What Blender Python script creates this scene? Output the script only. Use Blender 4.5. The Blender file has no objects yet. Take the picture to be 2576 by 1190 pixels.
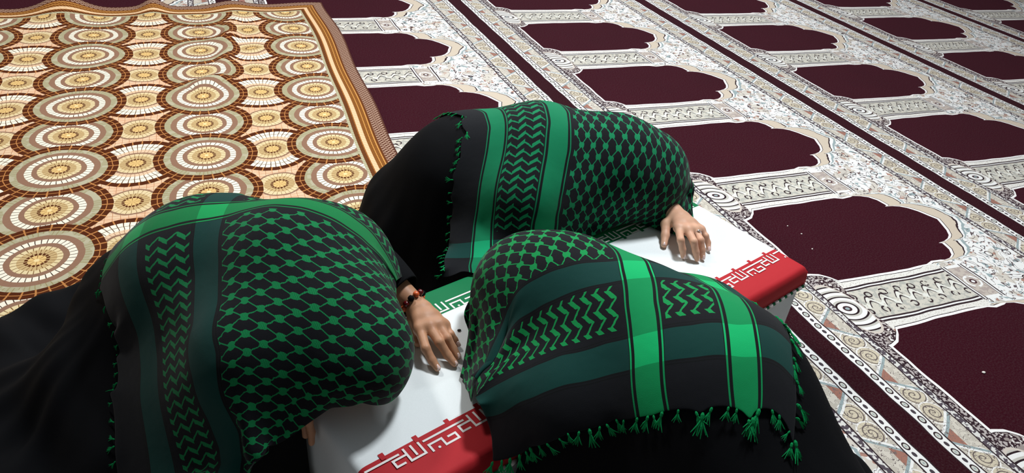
import bpy, math, random
import numpy as np
from mathutils import Matrix, Vector
random.seed(7); rng = np.random.default_rng(7)
scene = bpy.context.scene
COL = scene.collection

# ------------------------------------------------------------------ camera
F_PX = 1888.03
CAM_R = np.array([[0.7567189, 0.2819527, -0.5898128],
                  [-0.6433631, 0.4813008, -0.5953431],
                  [0.1160188, 0.8299712, 0.5456074]])
CAM_C = np.array([-1.586, -0.583, 1.216])
cam_data = bpy.data.cameras.new('camera'); cam = bpy.data.objects.new('camera', cam_data)
COL.objects.link(cam); scene.camera = cam
cam_data.sensor_fit = 'HORIZONTAL'; cam_data.sensor_width = 36.0
cam_data.lens = 36.0 * F_PX / 2576.0
cam_data.clip_start = 0.02
mw = Matrix.Identity(4)
for i in range(3):
    for j in range(3):
        mw[i][j] = CAM_R[i, j]
    mw[i][3] = CAM_C[i]
cam.matrix_world = mw

# ------------------------------------------------------------------ world, lamps, exposure
world = bpy.data.worlds.new('hall'); scene.world = world
world.use_nodes = True
bg = world.node_tree.nodes['Background']
bg.inputs[0].default_value = (0.93, 0.97, 1.0, 1); bg.inputs[1].default_value = 0.14
scene.view_settings.view_transform = 'Standard'; scene.view_settings.look = 'None'
scene.view_settings.gamma = 1.0; scene.view_settings.exposure = 0.0
scene.view_settings.use_curve_mapping = False

def area_lamp(name, loc, target, sx, sy, power, col):
    d = bpy.data.lights.new(name, 'AREA'); d.shape = 'RECTANGLE'; d.size = sx; d.size_y = sy
    d.energy = power; d.color = col
    o = bpy.data.objects.new(name, d); COL.objects.link(o); o.location = loc
    o.rotation_euler = (Vector(target) - Vector(loc)).to_track_quat('-Z', 'Y').to_euler()
    return o
area_lamp('ceiling_lamp', (0.35, 0.65, 2.9), (0.3, 0.65, 0), 0.40, 0.40, 84, (0.94, 0.98, 1.0))
area_lamp('ceiling_lamp', (-1.1, 2.5, 2.9), (-1.0, 2.4, 0), 0.40, 0.40, 53, (1.0, 0.97, 0.92))
area_lamp('ceiling_lamp', (2.8, 3.6, 3.1), (2.7, 3.4, 0), 1.2, 0.6, 112, (0.95, 0.98, 1.0))

# ------------------------------------------------------------------ node expression helper
class X:
    def __init__(s, tree, v): s.t = tree; s.v = v
    def _n(s, op, *a):
        n = s.t.nodes.new('ShaderNodeMath'); n.operation = op
        for i, q in enumerate(a):
            q = q.v if isinstance(q, X) else q
            if isinstance(q, (int, float)): n.inputs[i].default_value = q
            else: s.t.links.new(q, n.inputs[i])
        return X(s.t, n.outputs[0])
    def __add__(s, o): return s._n('ADD', s, o)
    __radd__ = __add__
    def __sub__(s, o): return s._n('SUBTRACT', s, o)
    def __rsub__(s, o): return s._n('SUBTRACT', o, s)
    def __mul__(s, o): return s._n('MULTIPLY', s, o)
    __rmul__ = __mul__
    def __truediv__(s, o): return s._n('DIVIDE', s, o)
    def __lt__(s, o): return s._n('LESS_THAN', s, o)
    def __gt__(s, o): return s._n('GREATER_THAN', s, o)
    def __and__(s, o): return s._n('MULTIPLY', s, o)
    def __or__(s, o): return s._n('MAXIMUM', s, o)
    def inv(s): return s._n('SUBTRACT', 1.0, s)
    def abs(s): return s._n('ABSOLUTE', s)
    def fract(s): return s._n('FRACT', s)
    def floor(s): return s._n('FLOOR', s)
    def ceil(s): return s._n('CEIL', s)
    def sin(s): return s._n('SINE', s)
    def sqrt(s): return s._n('SQRT', s)
    def min(s, o): return s._n('MINIMUM', s, o)
    def max(s, o): return s._n('MAXIMUM', s, o)
    def atan2(s, o): return s._n('ARCTAN2', s, o)
    def mod(s, o): return s._n('FLOORED_MODULO', s, o)
    def clamp(s, a, b): return s.max(a).min(b)
    def tri(s): return (((s.fract() - 0.5).abs()) * 4.0) - 1.0      # period 1, +1 at 0, -1 at .5
    def band(s, a, b): return (s > a) & (s < b)
    def near(s, c, w): return (s - c).abs() < w

def hyp(a, b): return (a * a + b * b).sqrt()
def srgb(r, g, b):
    f = lambda c: (c / 255 / 12.92) if c / 255 <= 0.04045 else ((c / 255 + 0.055) / 1.055) ** 2.4
    return (f(r), f(g), f(b), 1.0)

class Mat:
    def __init__(s, name, rough=0.8, spec=0.3):
        s.m = bpy.data.materials.new(name); s.m.use_nodes = True; s.t = s.m.node_tree
        s.b = s.t.nodes['Principled BSDF']; s.b.inputs['Roughness'].default_value = rough
        s.b.inputs['Specular IOR Level'].default_value = spec
    def x(s, sock): return X(s.t, sock)
    def coord(s, kind='Object'):
        n = s.t.nodes.new('ShaderNodeTexCoord'); return n.outputs[kind]
    def sep(s, sock):
        n = s.t.nodes.new('ShaderNodeSeparateXYZ'); s.t.links.new(sock, n.inputs[0])
        return [s.x(o) for o in n.outputs]
    def comb(s, a, b, c=0.0):
        n = s.t.nodes.new('ShaderNodeCombineXYZ')
        for i, q in enumerate((a, b, c)):
            if isinstance(q, X): s.t.links.new(q.v, n.inputs[i])
            else: n.inputs[i].default_value = q
        return n.outputs[0]
    def noise(s, vec, scale, detail=2.0, rough=0.5, dist=0.0):
        n = s.t.nodes.new('ShaderNodeTexNoise'); n.inputs['Scale'].default_value = scale
        n.inputs['Detail'].default_value = detail; n.inputs['Roughness'].default_value = rough
        n.inputs['Distortion'].default_value = dist
        s.t.links.new(vec, n.inputs['Vector']); return s.x(n.outputs[0])
    def voro(s, vec, scale):
        n = s.t.nodes.new('ShaderNodeTexVoronoi'); n.inputs['Scale'].default_value = scale
        s.t.links.new(vec, n.inputs['Vector']); return s.x(n.outputs['Distance'])
    def mix(s, fac, a, b):
        n = s.t.nodes.new('ShaderNodeMix'); n.data_type = 'RGBA'
        if isinstance(fac, X): s.t.links.new(fac.v, n.inputs['Factor'])
        else: n.inputs['Factor'].default_value = fac
        for q, k in ((a, 6), (b, 7)):
            if isinstance(q, tuple): n.inputs[k].default_value = q
            else: s.t.links.new(q, n.inputs[k])
        return n.outputs[2]
    def curve(s, x, pts):
        n = s.t.nodes.new('ShaderNodeFloatCurve'); c = n.mapping.curves[0]
        n.mapping.use_clip = False
        while len(c.points) < len(pts): c.points.new(0.5, 0.5)
        for p, (a, b) in zip(c.points, pts): p.location = (a, b); p.handle_type = 'VECTOR'
        n.mapping.update(); s.t.links.new(x.v, n.inputs['Value']); return s.x(n.outputs[0])
    def color(s, c):
        if isinstance(c, tuple): s.b.inputs['Base Color'].default_value = c
        else: s.t.links.new(c, s.b.inputs['Base Color'])
    def bump(s, h, strength=0.3, dist=0.002):
        n = s.t.nodes.new('ShaderNodeBump'); n.inputs['Strength'].default_value = strength
        n.inputs['Distance'].default_value = dist
        s.t.links.new(h.v, n.inputs['Height']); s.t.links.new(n.outputs[0], s.b.inputs['Normal'])

# ------------------------------------------------------------------ materials
def mat_carpet():
    M = Mat('prayer_carpet', 0.95, 0.05)
    P = M.coord(); x, y, z = M.sep(P)
    c17, s17 = math.cos(math.radians(17.5)), math.sin(math.radians(17.5))
    V = x * c17 - y * s17 + 0.2753
    U = (x * s17 + y * c17 - 2.693) * -1.0
    # slight woven wobble
    wob = M.noise(P, 9.0, 1.0); wob2 = M.noise(P, 7.3, 1.0)
    V = V + (wob - 0.5) * 0.012; U = U + (wob2 - 0.5) * 0.012
    row = ((V - 0.398) / 1.2).ceil()
    v = V - row * 1.2
    off = (row.mod(2.0)) * -0.098 + 0.005
    us = (U - off + 0.13 + 0.316).mod(0.632) - 0.316          # signed, 0 on the niche axis
    w = us.abs(); c = 0.316 - w
    sc = M.x(us.v)._n('SIGN', us)
    cs = c * sc
    vtop = M.curve(w / 0.32, [(0, .822), (.09, .808), (.19, .794), (.28, .772), (.33, .75), (.36, .722), (.372, .69),
                              (.385, .702), (.5, .694), (.58, .675), (.62, .65), (.645, .60), (.66, .5), (1, .2)]) - 0.7
    wside = M.curve(v + 0.7, [(0, .46), (.10, .46), (.13, .49), (.155, .56), (.168, .62), (.22, .63), (.45, .64), (.54, .635),
                              (.57, .602), (.61, .612), (.65, .655), (1, .66)]) * 0.32
    d = ((vtop - v) * 0.75).min(wside - w).min(v + 0.6)
    n1 = M.noise(P, 17.0, 2.0, 0.5, 0.8); n2 = M.noise(P, 15.0, 2.0); n3 = M.noise(P, 210.0, 1.0); n4 = M.noise(P, 60.0, 2.0)
    WHITE = srgb(232, 232, 230); DARK = srgb(48, 36, 40); BEIGE = srgb(199, 188, 174); GREY = srgb(176, 176, 168)
    TEAL = srgb(150, 166, 168); BROWN = srgb(158, 112, 98); MAROON = srgb(52, 9, 22)
    # spandrel, white ground with outlined foliage
    iso = ((n1 * 7.0).fract() - 0.5).abs() < 0.075
    leaf = n2 > 0.56; leaf2 = M.noise(P, 38.0, 1.0) > 0.6
    col = M.mix(leaf, WHITE, srgb(206, 200, 190))
    col = M.mix(leaf2 & (n2 < 0.5), col, TEAL)
    col = M.mix((M.noise(P, 42.0, 1.0) < 0.36) & (n2 > 0.48), col, srgb(170, 130, 116))
    col = M.mix(iso, col, srgb(96, 86, 88))
    flw = M.voro(P, 13.0)
    col = M.mix(flw.band(0.16, 0.2), col, DARK)
    # beige band hugging the arch with scalloped outer contour
    scal = ((us * 28.0).sin() * (v * 31.0).sin()) * 0.010 + (n1 - 0.5) * 0.02
    db = d + scal
    col = M.mix((db > -0.075) & (v > -0.14), col, TEAL)
    col = M.mix((db > -0.068) & (v > -0.14), col, WHITE)
    col = M.mix((db > -0.060) & (v > -0.14), col, DARK)
    col = M.mix((db > -0.055) & (v > -0.14), col, srgb(203, 190, 172))
    # column between the niches
    colreg = v.band(-0.56, -0.04)
    side = M.mix((n3 > 0.60), srgb(226, 224, 218), srgb(190, 184, 176))
    col = M.mix(colreg & (c < 0.112) & (v < -0.13), col, side)
    field = M.mix(n4 > 0.52, srgb(202, 198, 186), GREY)
    col = M.mix(colreg & (c < 0.078), col, WHITE)
    col = M.mix(colreg & (c.near(0.076, 0.0035) | c.near(0.064, 0.003)), col, DARK)
    col = M.mix(colreg & (c < 0.061), col, field)
    ph = (v / 0.058)
    stem = cs - (ph * 6.2832).sin() * 0.016
    col = M.mix(colreg & (c < 0.055) & (stem.abs() < 0.010) & (n4 > 0.42), col, srgb(222, 222, 214))
    col = M.mix(colreg & (c < 0.05) & ((stem.abs() - 0.011).abs() < 0.0032) & ((ph + 0.1).fract() < 0.62), col, DARK)
    leafl = hyp((ph.fract() - 0.55) * 0.058, c - 0.034)
    col = M.mix(colreg & (c < 0.055) & ((leafl - 0.011).abs() < 0.0028) & (n4 > 0.45), col, DARK)
    # square capital block
    sq = v.band(-0.135, -0.035) & (c < 0.082)
    sqi = v.band(-0.118, -0.052) & (c < 0.070)
    col = M.mix(sq, col, WHITE)
    col = M.mix(sq & ((v.near(-0.13, 0.003)) | (v.near(-0.04, 0.003)) | v.near(-0.118, 0.0025) | v.near(-0.052, 0.0025)), col, DARK)
    col = M.mix(sqi, col, M.mix(n4 > 0.5, srgb(190, 180, 170), srgb(170, 158, 152)))
    rf = hyp(c, v + 0.085)
    col = M.mix(sqi & rf.band(0.022, 0.03) & (n4 > 0.45), col, WHITE)
    col = M.mix(sqi & (rf < 0.012), col, srgb(70, 45, 50))
    col = M.mix(sqi & (rf < 0.006), col, WHITE)
    # foot: dark speckle and striped bulb
    speck = M.noise(P, 120.0, 1.0)
    foot = (v < -0.545) & (v > -0.64)
    footc = M.mix(speck > 0.52, srgb(52, 36, 42), srgb(200, 192, 188))
    footc = M.mix(speck > 0.62, footc, WHITE)
    col = M.mix(foot, col, M.mix(n4 > 0.56, footc, srgb(150, 140, 136)))
    col = M.mix(v.band(-0.64, -0.6), col, M.mix(speck > 0.5, srgb(50, 36, 42), srgb(178, 170, 168)))
    e = hyp(cs / 0.105, (v + 0.605 + cs * 0.10) / 0.052)
    e2 = hyp((cs) / 0.04, (v + 0.605 + cs * 0.1) / 0.052)
    arcs = M.mix((e2 * 1.7).fract() < 0.22, M.mix((e2 * 1.7).fract() < 0.5, WHITE, srgb(190, 188, 180)), srgb(40, 28, 32))
    col = M.mix(e < 1.08, col, srgb(205, 195, 185))
    col = M.mix(e < 1.0, col, arcs)
    col = M.mix((e2 < 0.28), col, srgb(60, 40, 45)); col = M.mix((e2 < 0.14), col, TEAL)
    # outline and maroon field of the niche
    lim = (v < 0.26) & (v > -0.62)
    col = M.mix(lim & (d > -0.014), col, DARK)
    col = M.mix(lim & (d > -0.0115), col, srgb(240, 238, 236))
    mar = M.mix((M.noise(P, 5.0, 3.0) - 0.3) * 0.8, MAROON, srgb(43, 7, 18))
    col = M.mix(lim & (d > -0.0025), col, mar)
    # long borders; vb runs 0 on the divider stripe
    vb = (v + 0.802).min(0.398 - v)
    inb = vb < 0.165
    edge = (v > 0.0)._n('MULTIPLY', (v > 0.0), 0.0)
    q = U.mod(0.205) / 0.205
    bc = M.mix(n4 > 0.55, srgb(206, 200, 188), srgb(188, 182, 170))
    # scrolls
    for cc in (0.36, 0.66):
        dx = (q - cc) * 0.205; dy = vb - 0.104
        r = hyp(dx, dy); th = dy.atan2(dx)
        bc = M.mix(r < 0.031, bc, srgb(202, 192, 170))
        bc = M.mix((r < 0.033) & (((r / 0.0135) - th / 6.2832).fract() < 0.24), bc, srgb(104, 94, 90))
        bc = M.mix(r.band(0.0315, 0.035), bc, srgb(232, 230, 226))
    tq = (q - 0.02).min(1.02 - q)
    bc = M.mix((tq * 0.205 < (vb - 0.068) * 0.75 + 0.004) & (vb < 0.1), bc, BROWN)
    bc = M.mix(((tq * 0.205 - (vb - 0.068) * 0.75 - 0.008).abs() < 0.005), bc, TEAL)
    bc = M.mix(((tq * 0.205 - (vb - 0.068) * 0.75 - 0.016).abs() < 0.004), bc, WHITE)
    bc = M.mix(n4.near(0.5, 0.012), bc, srgb(110, 100, 98))
    # beads
    bq = U.mod(0.05) / 0.05
    r1 = hyp((bq - 0.25) * 0.05 / 1.25, vb - 0.053); r2 = hyp((bq - 0.75) * 0.05 / 1.4, vb - 0.053)
    bead = M.mix(r1 < 0.0095, WHITE, DARK); bead = M.mix(r1 < 0.0062, bead, srgb(196, 198, 190)); bead = M.mix(r1 < 0.002, bead, TEAL)
    bead = M.mix(r2 < 0.0052, bead, srgb(70, 64, 70))
    bc = M.mix(vb < 0.070, bc, bead)
    bc = M.mix(vb.near(0.069, 0.0022), bc, DARK)
    chain = M.mix(M.noise(P, 90.0, 1.0) > 0.5, srgb(215, 214, 210), srgb(84, 76, 84))
    bc = M.mix(vb > 0.139, bc, DARK); bc = M.mix(vb > 0.143, bc, chain); bc = M.mix(vb > 0.160, bc, DARK)
    bc = M.mix(vb < 0.038, bc, DARK)
    bc = M.mix(vb < 0.034, bc, M.mix((M.noise(P, 3.0, 2.0) - 0.3), srgb(46, 11, 20), srgb(36, 8, 15)))
    col = M.mix(inb, col, bc)
    pile = M.noise(P, 900.0, 1.0)
    col = M.mix((n3 - 0.5) * 0.2 + 0.02, col, srgb(120, 112, 112))
    M.b.inputs['Sheen Weight'].default_value = 0.10; M.b.inputs['Sheen Roughness'].default_value = 0.4
    M.b.inputs['Sheen Tint'].default_value = (0.85, 0.30, 0.42, 1)
    M.color(col); M.bump(pile, 0.25, 0.003)
    return M.m

def mat_rug():
    M = Mat('printed_rug', 0.9, 0.1)
    u, v, _ = M.sep(M.coord('UV'))                # metres: u right edge = 0 growing left, v from top edge
    P = M.comb(u, v)
    nn = M.noise(P, 30.0, 1.0); n2 = M.noise(P, 33.0, 1.0)
    uu = u + (nn - 0.5) * 0.006; vv = v + (n2 - 0.5) * 0.006
    DKB = srgb(80, 36, 14); ORG = srgb(184, 124, 70); CRE = srgb(240, 228, 196); WHI = srgb(238, 232, 214)
    MAU = srgb(142, 108, 88); GRO = srgb(168, 162, 132); BEI = srgb(196, 168, 120); PINK = srgb(222, 192, 160)
    def ctr(pu, pv):
        a = (uu - pu + 0.2045).mod(0.409) - 0.2045; b = (vv - pv + 0.231).mod(0.462) - 0.231
        return hyp(a, b), b.atan2(a)
    PU, PV = 0.2015, RUG_PV
    def lines(th, n, r, wid): return ((((th / 6.28319) * n).fract() - 0.5).abs() > 0.5 - wid)
    def disc(col, r, th, stop):
        c = M.mix(lines(th, 30.0, r, 0.07) , DKB, ORG)
        c = M.mix(r.near(0.1405, 0.0012), c, ORG)
        g = M.mix(lines(th, 64.0, r, 0.10), GRO, srgb(150, 138, 100)); g = M.mix(nn > 0.55, g, srgb(178, 172, 146))
        c = M.mix(r < 0.127, c, g)
        c = M.mix(r < 0.1075, c, M.mix(lines(th, 40.0, r, 0.05), MAU, srgb(140, 104, 84)))
        c = M.mix(r < 0.0895, c, M.mix(lines(th, 36.0, r, 0.08), WHI, srgb(70, 50, 40)))
        c = M.mix(r < 0.0715, c, M.mix(lines(th, 30.0, r, 0.07), MAU, srgb(140, 104, 84)))
        c = M.mix(r < 0.0575, c, M.mix(lines(th, 24.0, r, 0.075), srgb(222, 204, 160), srgb(120, 84, 46)))
        c = M.mix(r < 0.044, c, M.mix(lines(th, 22.0, r, 0.075), BEI, srgb(116, 80, 44)))
        c = M.mix(r < 0.0285, c, M.mix(lines(th, 16.0, r, 0.14), srgb(84, 40, 14), BEI))
        c = M.mix(r < 0.0205, c, M.mix(lines(th, 8.0, r, 0.06), srgb(222, 186, 122), srgb(110, 66, 26)))
        c = M.mix(r < 0.006, c, srgb(236, 214, 160))
        return M.mix(r < stop, col, c)
    col = M.mix(nn > 0.5, PINK, srgb(224, 184, 150))
    br = ((uu / 0.02).fract() < 0.07) | ((vv / 0.016).fract() < 0.09)
    col = M.mix(br, col, srgb(176, 120, 84))
    # fan medallions (partly covered by their neighbours)
    r, th = ctr(PU + 0.2045, PV)
    c = M.mix(lines(th, 30.0, r, 0.07), DKB, ORG)
    c = M.mix(r < 0.121, c, M.mix(lines(th, 44.0, r, 0.08) | r.near(0.102, 0.001), WHI, srgb(96, 66, 46)))
    c = M.mix(r < 0.084, c, M.mix(lines(th, 40.0, r, 0.055), PINK, srgb(150, 104, 76)))
    c = M.mix(r < 0.068, c, MAU)
    c = M.mix(r < 0.060, c, M.mix(lines(th, 26.0, r, 0.05), srgb(220, 200, 156), srgb(120, 84, 46)))
    c = M.mix(r < 0.045, c, M.mix(lines(th, 22.0, r, 0.075), BEI, srgb(116, 80, 44)))
    c = M.mix(r < 0.0285, c, M.mix(lines(th, 16.0, r, 0.14), srgb(84, 40, 14), BEI))
    c = M.mix(r < 0.0205, c, M.mix(lines(th, 8.0, r, 0.06), srgb(222, 186, 122), srgb(110, 66, 26)))
    col = M.mix(r < 0.142, col, c)
    # small medallions in the gaps
    r, th = ctr(PU + 0.2045, PV + 0.231)
    c = M.mix(r < 0.064, MAU, M.mix(lines(th, 28.0, r, 0.05), srgb(222, 202, 160), srgb(120, 84, 46)))
    c = M.mix(r < 0.046, c, M.mix(lines(th, 22.0, r, 0.075), BEI, srgb(116, 80, 44)))
    c = M.mix(r < 0.0285, c, M.mix(lines(th, 16.0, r, 0.14), srgb(84, 40, 14), BEI))
    c = M.mix(r < 0.0205, c, M.mix(lines(th, 8.0, r, 0.06), srgb(222, 186, 122), srgb(110, 66, 26)))
    col = M.mix(r < 0.071, col, c)
    r, th = ctr(PU, PV + 0.231); col = disc(col, r, th, 0.157)
    r, th = ctr(PU, PV); col = disc(col, r, th, 0.157)
    # border along the right and top edges
    e = u.min(v)
    along = u + v
    bcol = M.mix((along / 0.018).fract() < 0.08, GRO, srgb(230, 220, 190))
    bcol = M.mix(e < 0.120, bcol, M.mix((along / 0.012).fract() < 0.22, srgb(84, 40, 14), srgb(150, 98, 50)))
    bcol = M.mix(e < 0.106, bcol, M.mix((along / 0.02).fract() < 0.07, srgb(150, 92, 40), srgb(186, 132, 80)))
    bcol = M.mix(e < 0.102, bcol, M.mix((along / 0.02).fract() < 0.06, srgb(226, 192, 152), srgb(170, 116, 66)))
    bcol = M.mix(e < 0.086, bcol, M.mix((along / 0.012).fract() < 0.2, srgb(112, 62, 20), srgb(186, 130, 66)))
    bcol = M.mix(e.near(0.072, 0.0015) | e.near(0.057, 0.002), bcol, srgb(200, 144, 76)); bcol = M.mix(e < 0.054, bcol, srgb(100, 54, 24))
    s1 = (((u + v) / 0.017).fract() - 0.5).abs() < 0.09; s2 = (((u - v) / 0.017).fract() - 0.5).abs() < 0.09
    mesh = M.mix(s1 | s2, srgb(92, 54, 40), srgb(196, 166, 144))
    bcol = M.mix(e < 0.047, bcol, mesh); bcol = M.mix(e < 0.006, bcol, srgb(88, 52, 40))
    col = M.mix(e < 0.130, col, bcol)
    M.color(col); M.bump(M.noise(P, 700.0, 1.0), 0.2, 0.002)
    return M.m

SC_L = 1.05
def mat_scarf(name, green, thread):
    M = Mat(name, 0.85, 0.12)
    a, b, _ = M.sep(M.coord('UV')); P = M.comb(a, b)
    j = M.noise(P, 130.0, 1.0); j2 = M.noise(P, 24.0, 1.0); fine = M.noise(P, 1100.0, 1.0)
    am = a.min(SC_L - a); bm = b.min(SC_L - b)
    BLK = srgb(14, 16, 21)
    TEAL = srgb(7, 54, 50)
    col = BLK
    col = M.mix(fine - 0.35, BLK, srgb(19, 22, 28))
    ds = None; dl = None; bs = None; bl = None
    for cc in (0.095, 0.255):
        d = (bm - cc).abs(); ds = (d < 0.025) if ds is None else ds | (d < 0.025)
        q = d.near(0.0265, 0.0014) | d.near(0.031, 0.001); dl = q if dl is None else dl | q
    for cc in (0.090, 0.225):
        d = (am - cc).abs(); bs = (d < 0.0185) if bs is None else bs | (d < 0.0185)
        q = d.near(0.0245, 0.0013); bl = q if bl is None else bl | q
    fullb = M.mix(dl, M.mix(ds, col, M.mix(fine * 0.5, TEAL, srgb(10, 62, 56))), srgb(8, 12, 14))
    col = fullb
    # zigzag bands
    def zig(cr, al, sp):
        t = cr * 2.5 + 0.25
        wv = t.tri(); rising = (t.fract() < 0.5)
        k = ((al + wv * 0.006 + (j - 0.5) * 0.0035) / sp).fract()
        thick = rising * 0.24 + 0.20
        return k < thick
    ca = (am - 0.118) / 0.079; cb = (bm - 0.138) / 0.084
    za = zig(ca, b, 0.0205) & ca.band(0.0, 1.0) & (bm > 0.30)
    zb = zig(cb, a, 0.0205) & cb.band(0.0, 1.0) & ((am > 0.262) | am.band(0.122, 0.193))
    # net
    h = 0.0138; wl = 0.046
    uu = (b - 0.306 + (j - 0.5) * 0.004) / wl; vv = (a - 0.268 + (j2 - 0.5) * 0.003 + (j - 0.5) * 0.0035) / h
    T = (uu.tri() * 1.22).clamp(-1.0, 1.0)
    d1 = ((vv - T * 0.5) / 2.0 + 0.5).fract() - 0.5; d2 = ((vv - 1.0 + T * 0.5) / 2.0 + 0.5).fract() - 0.5
    dist = d1.abs().min(d2.abs()) * 2.0
    node = (T.abs() - 0.55).clamp(0.0, 1.0)
    net = (dist < node * 0.80 + 0.085) & (am > 0.258) & (bm > 0.288)
    pat = za | zb | net
    strand = ((b + a * 0.3 + (j - 0.5) * 0.002) / 0.0021).fract() < 0.25
    tcol = M.mix(strand, thread, tuple([q * 0.45 for q in thread[:3]] + [1.0]))
    col = M.mix(pat, col, tcol)
    gcol = M.mix(fine * 0.5 + 0.1, green, tuple([q * 0.6 for q in green[:3]] + [1.0]))
    gcol = M.mix(ds, gcol, tuple([min(1, q * 1.5) for q in green[:3]] + [1.0]))
    bw = (am - 0.090).abs().min((am - 0.225).abs()) < 0.027
    col = M.mix(bw, col, srgb(8, 12, 14))
    col = M.mix(bl, col, gcol); col = M.mix(bs, col, gcol)
    M.color(col)
    M.b.inputs['Sheen Weight'].default_value = 0.08
    M.bump(pat * 0.6 + fine * 0.4 + M.noise(P, 11.0, 3.0) * 5.0, 0.35, 0.0018)
    return M.m

def mat_cloth(name, col, rough=0.85, wrinkle=0.25, scale=300.0, spec=0.2):
    M = Mat(name, rough, spec); P = M.coord()
    n = M.noise(P, scale, 2.0); big = M.noise(P, 14.0, 3.0)
    dk = tuple([q * 0.86 for q in col[:3]] + [1.0])
    M.color(M.mix(n * 0.6, col, dk)); M.bump(n * 0.3 + big * 3.0, wrinkle, 0.003)
    return M.m
def mat_skin(name, col, red):
    M = Mat(name, 0.5, 0.35); P = M.coord()
    n = M.noise(P, 45.0, 3.0); f = M.noise(P, 600.0, 2.0)
    M.color(M.mix((n - 0.3) * 0.7, col, red))
    M.b.inputs['Subsurface Weight'].default_value = 0.12
    M.b.inputs['Subsurface Radius'].default_value = (0.006, 0.003, 0.002)
    M.bump(f, 0.12, 0.001)
    return M.m
def mat_metal(name, col, rough=0.25):
    M = Mat(name, rough, 0.5); M.b.inputs['Metallic'].default_value = 1.0
    n = M.noise(M.coord(), 200.0, 1.0)
    M.color(M.mix(n * 0.3, col, tuple([q * 0.7 for q in col[:3]] + [1.0])))
    return M.m

# ------------------------------------------------------------------ mesh helpers
def base_of(o):
    b = np.zeros(3)
    while o is not None:
        b = b + np.array(o.location); o = o.parent
    return b
def mesh_obj(name, verts, faces, mat, parent=None, smooth=True, uv=None, mats=None, midx=None):
    o_ = base_of(parent)
    V = np.asarray(verts, float) - o_
    me = bpy.data.meshes.new(name)
    me.from_pydata(V.tolist(), [], [list(map(int, f)) for f in faces])
    for m in (mats or [mat]): me.materials.append(m)
    if midx is not None: me.polygons.foreach_set('material_index', np.asarray(midx, np.int32))
    if smooth: me.polygons.foreach_set('use_smooth', np.ones(len(me.polygons), bool))
    if uv is not None:
        L = me.uv_layers.new(name='UVMap'); idx = np.zeros(len(me.loops), np.int32)
        me.loops.foreach_get('vertex_index', idx)
        L.data.foreach_set('uv', np.asarray(uv, np.float32)[idx].ravel())
    me.update()
    o = bpy.data.objects.new(name, me); COL.objects.link(o)
    if parent is not None: o.parent = parent
    return o
def thing(name, label, cat, loc, group=None):
    o = bpy.data.objects.new(name, None); o.empty_display_size = 0.1; COL.objects.link(o)
    o.location = loc; o['label'] = label; o['category'] = cat
    if group: o['group'] = group
    bpy.context.view_layer.update()
    return o
def tag(o, label, cat, group=None):
    o['label'] = label; o['category'] = cat
    if group: o['group'] = group
    return o
def grid_faces(n, m):
    i, j = np.meshgrid(np.arange(n - 1), np.arange(m - 1), indexing='ij')
    a = (i * m + j).ravel()
    return np.stack([a, a + m, a + m + 1, a + 1], 1)
def subsurf(o, lv=1):
    md = o.modifiers.new('smooth', 'SUBSURF'); md.levels = lv; md.render_levels = lv
def solid(o, t, off=0.0):
    md = o.modifiers.new('thickness', 'SOLIDIFY'); md.thickness = t; md.offset = off
def tube(path, radii, seg=10, cap=True):
    path = np.asarray(path, float); V = []; Fc = []
    n = len(path)
    tan = np.gradient(path, axis=0); tan /= np.linalg.norm(tan, axis=1)[:, None] + 1e-9
    up = np.array([0.13, 0.21, 0.97]); 
    for k in range(n):
        a = np.cross(tan[k], up); a /= np.linalg.norm(a) + 1e-9; b = np.cross(tan[k], a)
        for s in range(seg):
            t = 2 * math.pi * s / seg
            V.append(path[k] + radii[k] * (math.cos(t) * a + math.sin(t) * b))
    for k in range(n - 1):
        for s in range(seg):
            s2 = (s + 1) % seg
            Fc.append((k * seg + s, k * seg + s2, (k + 1) * seg + s2, (k + 1) * seg + s))
    if cap:
        Fc.append(tuple(range(seg))[::-1]); Fc.append(tuple((n - 1) * seg + s for s in range(seg)))
    return V, Fc

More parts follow.
